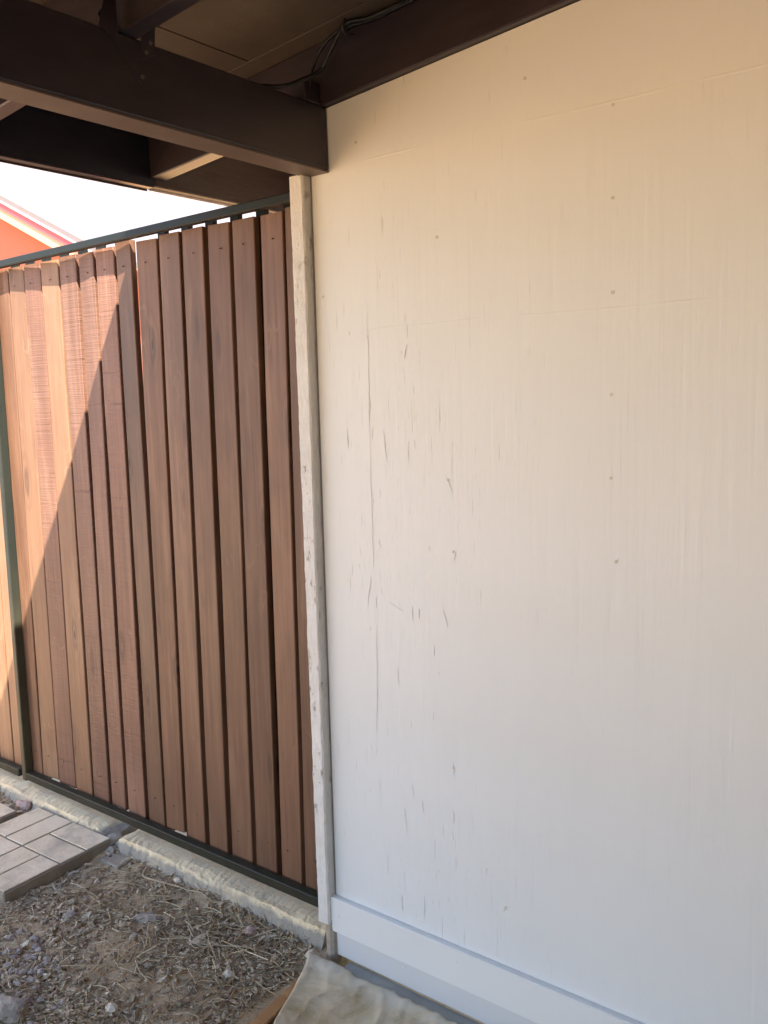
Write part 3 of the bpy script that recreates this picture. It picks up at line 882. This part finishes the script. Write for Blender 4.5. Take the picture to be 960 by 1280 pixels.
def litter_mesh(name, count, maker, m, label, cat, dens=None):
    V, Fc = [], []
    c = 0
    while c < count:
        x = -2.15 + rng.random() * 2.11
        y = -1.05 + rng.random() * 1.06
        if not in_bed(x, y):
            continue
        if dens and rng.random() > dens(x, y):
            continue
        base = len(V)
        vv, ff = maker()
        z = ground_h(x, y)
        ax = rng.random() * 6.283
        tl, tp = rng.normal(0, 0.28), rng.normal(0, 0.28)
        R = Matrix.Rotation(ax, 3, 'Z') @ Matrix.Rotation(tl, 3, 'X') @ Matrix.Rotation(tp, 3, 'Y')
        lift = 0.002 + rng.random() * 0.006
        for p in vv:
            q = R @ Vector(p)
            V.append((x + q.x, y + q.y, z + q.z + lift))
        Fc += [tuple(base + k for k in f) for f in ff]
        c += 1
    o = link_mesh(name, V, Fc, m)
    return tag(o, label, cat, None, 'stuff')

def chip():
    l = 0.003 + rng.gamma(2.0, 0.0030); w = l * (0.16 + rng.random() * 0.34); t = 0.0008 + rng.random() * 0.0016
    k = rng.normal(0, 0.12) * l
    a, b = rng.random() * 0.4 + 0.6, rng.random() * 0.4 + 0.6
    P = [(-l, -w * 0.3, k), (-l * 0.3, -w * a, 0), (l * 0.5, -w * b, 0), (l, w * 0.2, k), (l * 0.3, w * a, 0), (-l * 0.6, w * b, 0)]
    return [p for p in P] + [(x * 0.9, y * 0.9, z + t) for x, y, z in P], [tuple(range(6, 12))] + [(i, (i + 1) % 6, 6 + (i + 1) % 6, 6 + i) for i in range(6)]

def straw():
    l = 0.012 + rng.gamma(2.0, 0.011); w = 0.0006 + rng.random() * 0.0009; b1 = rng.normal(0, 0.18) * l; up_ = abs(rng.normal(0, 0.10)) * l
    xs_ = [(-l, 0, 0), (-l * 0.3, b1, up_), (l * 0.35, b1 * 0.8, up_), (l, 0, 0.001)]
    V = []
    for x, y, z in xs_:
        V += [(x, y - w, z), (x, y + w, z), (x, y, z + w * 1.6)]
    Fc = []
    for i in range(3):
        for k in range(3):
            Fc.append((3 * i + k, 3 * i + (k + 1) % 3, 3 * i + 3 + (k + 1) % 3, 3 * i + 3 + k))
    return V, Fc

def grit():
    r = 0.0018 + rng.gamma(1.6, 0.0016)
    P = [(1, 0, 0), (0, 1, 0), (-1, 0, 0), (0, -1, 0), (0.1, 0.1, 0.9), (0, 0, -0.8), (0.7, 0.7, 0.3), (-0.7, 0.6, 0.2), (-0.6, -0.7, 0.3), (0.7, -0.6, 0.2)]
    P = [(x * r * (0.8 + rng.random() * 0.5), y * r * (0.7 + rng.random() * 0.5), z * r * 0.8) for x, y, z in P]
    return P, [(0, 6, 4), (6, 1, 4), (1, 7, 4), (7, 2, 4), (2, 8, 4), (8, 3, 4), (3, 9, 4), (9, 0, 4), (6, 0, 5), (1, 6, 5), (7, 1, 5), (2, 7, 5), (8, 2, 5), (3, 8, 5), (9, 3, 5), (0, 9, 5)]

def d_chip(x, y):
    bare = mnoise.noise(Vector((x * 4.2, y * 4.2, 11)))
    return max(0.12, min(1.0, 0.45 - bare * 1.5))
def d_straw(x, y):
    return max(0.15, min(1, 0.35 + mnoise.noise(Vector((x * 3.5, y * 3.5, 31))) * 0.9 + (0.4 if x > -0.5 else 0)))
litter_mesh('bark_litter', 12500, chip, M['chip'], 'brown bark chips and leaf bits scattered over the dirt', 'bark litter', d_chip)
litter_mesh('straw_litter', 2600, straw, M['straw'], 'dry yellow straw strewn over the dirt', 'straw', d_straw)
litter_mesh('loose_grit', 4500, grit, M['grit'], 'fine grey grit and crumbs on the dirt', 'grit')

def gz(x, y):
    return ground_h(x, y)
rock('stone', (-0.308, -0.510, gz(-0.308, -0.51) + 0.008), 0.018, M['stone_pale'], 'pale tan stone lying alone in the bark litter', 'stone')
rock('stone', (-0.582, -0.190, gz(-0.58, -0.19) + 0.006), 0.036, M['stone'], 'flat grey stone half buried in bare dirt', 'stone', None, (1.2, 0.7, 0.35), 0.5)
rock('stone', (-0.79, -0.320, gz(-0.79, -0.32) + 0.006), 0.022, M['stone'], 'dark grey stone beside the stepping stone edge', 'stone', None, (1, 0.8, 0.6), 1)
rock('stone', (-1.55, -0.022, gz(-1.5, -0.022) + 0.02), 0.028, M['stone_pink'], 'pinkish stone lying against the footing behind the stepping stones', 'stone', None, (1.2, 0.7, 0.8), 0.3)
rock('stone', (-1.045, 0.020, 0.012), 0.034, M['stone'], 'rough grey rubble lump in the break of the footing', 'stone', None, (0.7, 1.2, 0.7), 0.3)
rock('stone', (-1.000, -0.022, 0.004), 0.020, M['stone'], 'small grey rubble bit beside the broken footing end', 'stone', None, (1, 0.9, 0.7), 1.3)
rock('stone', (-0.265, -0.065, gz(-0.265, -0.065) + 0.008), 0.018, M['stone_pink'], 'small mauve stone near the footing by the trim', 'stone', None, (1, 0.8, 0.8), 0.6)
rock('stone', (-0.045, -0.040, -0.012), 0.026, M['stone_pale'], 'white plaster-like lump at the foot of the trim board', 'stone', None, (1, 0.9, 0.8), 0.6)
rock('stone', (-0.075, -0.018, -0.012), 0.016, M['stone'], 'small grey lump beside the white plaster-like lump', 'stone', None, (1, 0.9, 0.8), 0.6)
rock('stone', (-0.175, -0.235, gz(-0.175, -0.235) + 0.006), 0.018, M['stone_pale'], 'pale rounded stone close to the orange edging board', 'stone', None, (1, 0.8, 0.7), 0.2)
rock('stone', (-0.645, -0.020, gz(-0.645, -0.02) + 0.006), 0.016, M['stone_pale'], 'white pebble against the scored face of the footing', 'stone')
rock('stone', (-0.535, -0.665, gz(-0.535, -0.665) + 0.006), 0.050, M['stone'], 'largest grey rock among the pebbles', 'stone', None, (1, 0.9, 0.5), 0.2, 3)
for k in range(120):
    x = -0.66 + rng.normal(0, 0.14); y = -0.54 + rng.normal(0, 0.10)
    if not in_bed(x, y) or y > -0.36 or x > -0.40 or y > -0.42 + (x + 0.95) * -0.5 + 0.12:
        continue
    rock('pebble', (x, y, gz(x, y) + 0.005), 0.007 + rng.random() * 0.009, M['stone_mauve'] if rng.random() < 0.8 else M['stone'],
         'small grey pebble in the patch of pebbles around the largest rock', 'pebble', 'pebbles in the bark litter', (1, 0.8, 0.6), rng.random() * 6)

# broken paver piece with two holes
hp = empty('concrete_fragment', (-0.945, -0.035, -0.02), 'flat concrete fragment with two holes beside the footing', 'fragment')
box('slab_piece', -1.000, -0.890, -0.075, -0.010, -0.03, -0.002, M['stone_dirty'], hp, 0.003, cuts=(0, 9), jit=0.013)
for x in (-0.972, -0.930):
    V, Fc = tube([(x, -0.042, -0.012), (x, -0.042, 0.0005)], 0.0065, 10)
    link_mesh('hole', V, Fc, M['void'], hp)

def root(pts, r, label):
    P = smooth_path([(x, y, gz(x, y) + h) for x, y, h in pts], 5)
    V, Fc = tube(P, r, 6, lambda t: 1.0 - 0.55 * t)
    tag(link_mesh('root', V, Fc, M['root'], None, True), label, 'root')
root([(-0.80, -0.022, 0.012), (-0.77, -0.060, 0.014), (-0.70, -0.055, 0.010), (-0.60, -0.042, 0.016), (-0.58, -0.036, 0.008), (-0.52, -0.03, 0.012), (-0.46, -0.034, 0.006)], 0.0034, 'pale winding root lying along the foot of the footing')
root([(-0.36, -0.20, 0.004), (-0.28, -0.165, 0.012), (-0.21, -0.13, 0.014), (-0.14, -0.108, 0.012), (-0.09, -0.105, 0.006)], 0.0028, 'pale straight root pointing at the foot of the trim')
root([(-0.42, -0.36, 0.004), (-0.45, -0.30, 0.012), (-0.52, -0.27, 0.012), (-0.60, -0.29, 0.005)], 0.0022, 'thin curved root on the dirt before the flat stone')
root([(-0.26, -0.10, 0.003), (-0.21, -0.055, 0.016), (-0.17, -0.022, 0.030)], 0.0024, 'thin stick leaning on the footing near the trim')
root([(-0.86, -0.13, 0.004), (-0.78, -0.10, 0.008), (-0.70, -0.085, 0.005)], 0.0018, 'thin straight twig near the concrete fragment')

# ------------------------------------------------------------------ neighbouring house
nh = empty('neighbour_house', (-16.5, 10, -0.03), 'orange stucco house with coral red roof trim beyond the gate', 'house')
XR, ZR, XE, ZE, YB = -18.0, 7.648, -8.9, 3.515, 6.0     # ridge and eave of the gable roof
sl = (ZE - ZR) / (XE - XR)
def gable(name, dz_top, dz_bot, y0, y1, m, ext=0.0):
    """both rakes of the gable as a solid inverted V between two depths"""
    xe = XE + ext
    ze = ZR + sl * (xe - XR)
    xw, zw = 2 * XR - xe, ze
    prof = [(xw, zw + dz_top), (XR, ZR + dz_top), (xe, ze + dz_top), (xe, ze + dz_bot), (XR, ZR + dz_bot), (xw, zw + dz_bot)]
    V = [(x, y0, z) for x, z in prof] + [(x, y1, z) for x, z in prof]
    Fc = [(0, 1, 4, 5), (1, 2, 3, 4), (11, 10, 7, 6), (10, 9, 8, 7)] + [(i, i + 6, (i + 1) % 6 + 6, (i + 1) % 6) for i in range(6)]
    return link_mesh(name, V, Fc, m, nh)
wx0, wx1 = 2 * XR - (XE - 0.5), XE - 0.5
zw = ZR + sl * (wx1 - XR) - 0.12
prof = [(wx0, -0.03), (wx1, -0.03), (wx1, zw), (XR, ZR - 0.12), (wx0, zw)]
V = [(x, YB + 0.35, z) for x, z in prof] + [(x, YB + 9, z) for x, z in prof]
link_mesh('wall', V, [(0, 1, 2, 3, 4), (9, 8, 7, 6, 5)] + [(i, i + 5, (i + 1) % 5 + 5, (i + 1) % 5) for i in range(5)], M['stucco'], nh)
gable('shingle_roof', 0.0, -0.085, YB - 0.03, YB + 9.3, M['shingle'], 0.05)
gable('drip_edge', -0.0855, -0.108, YB - 0.045, YB + 9.2, M['drip'], 0.03)
gable('rake_trim', -0.1085, -0.215, YB - 0.02, YB + 0.06, M['red'])
gable('barge_board', -0.2155, -0.375, YB, YB + 0.05, M['barge'])
gable('soffit', -0.1085, -0.14, YB + 0.061, YB + 9.1, M['barge'], -0.01)
dm = box('door', -13.2, -12.3, YB + 0.31, YB + 0.36, 0.0, 2.05, M['drip'], nh, 0.01)
box('window', -16.5, -15.0, YB + 0.31, YB + 0.36, 1.0, 2.2, M['drip'], nh, 0.01)
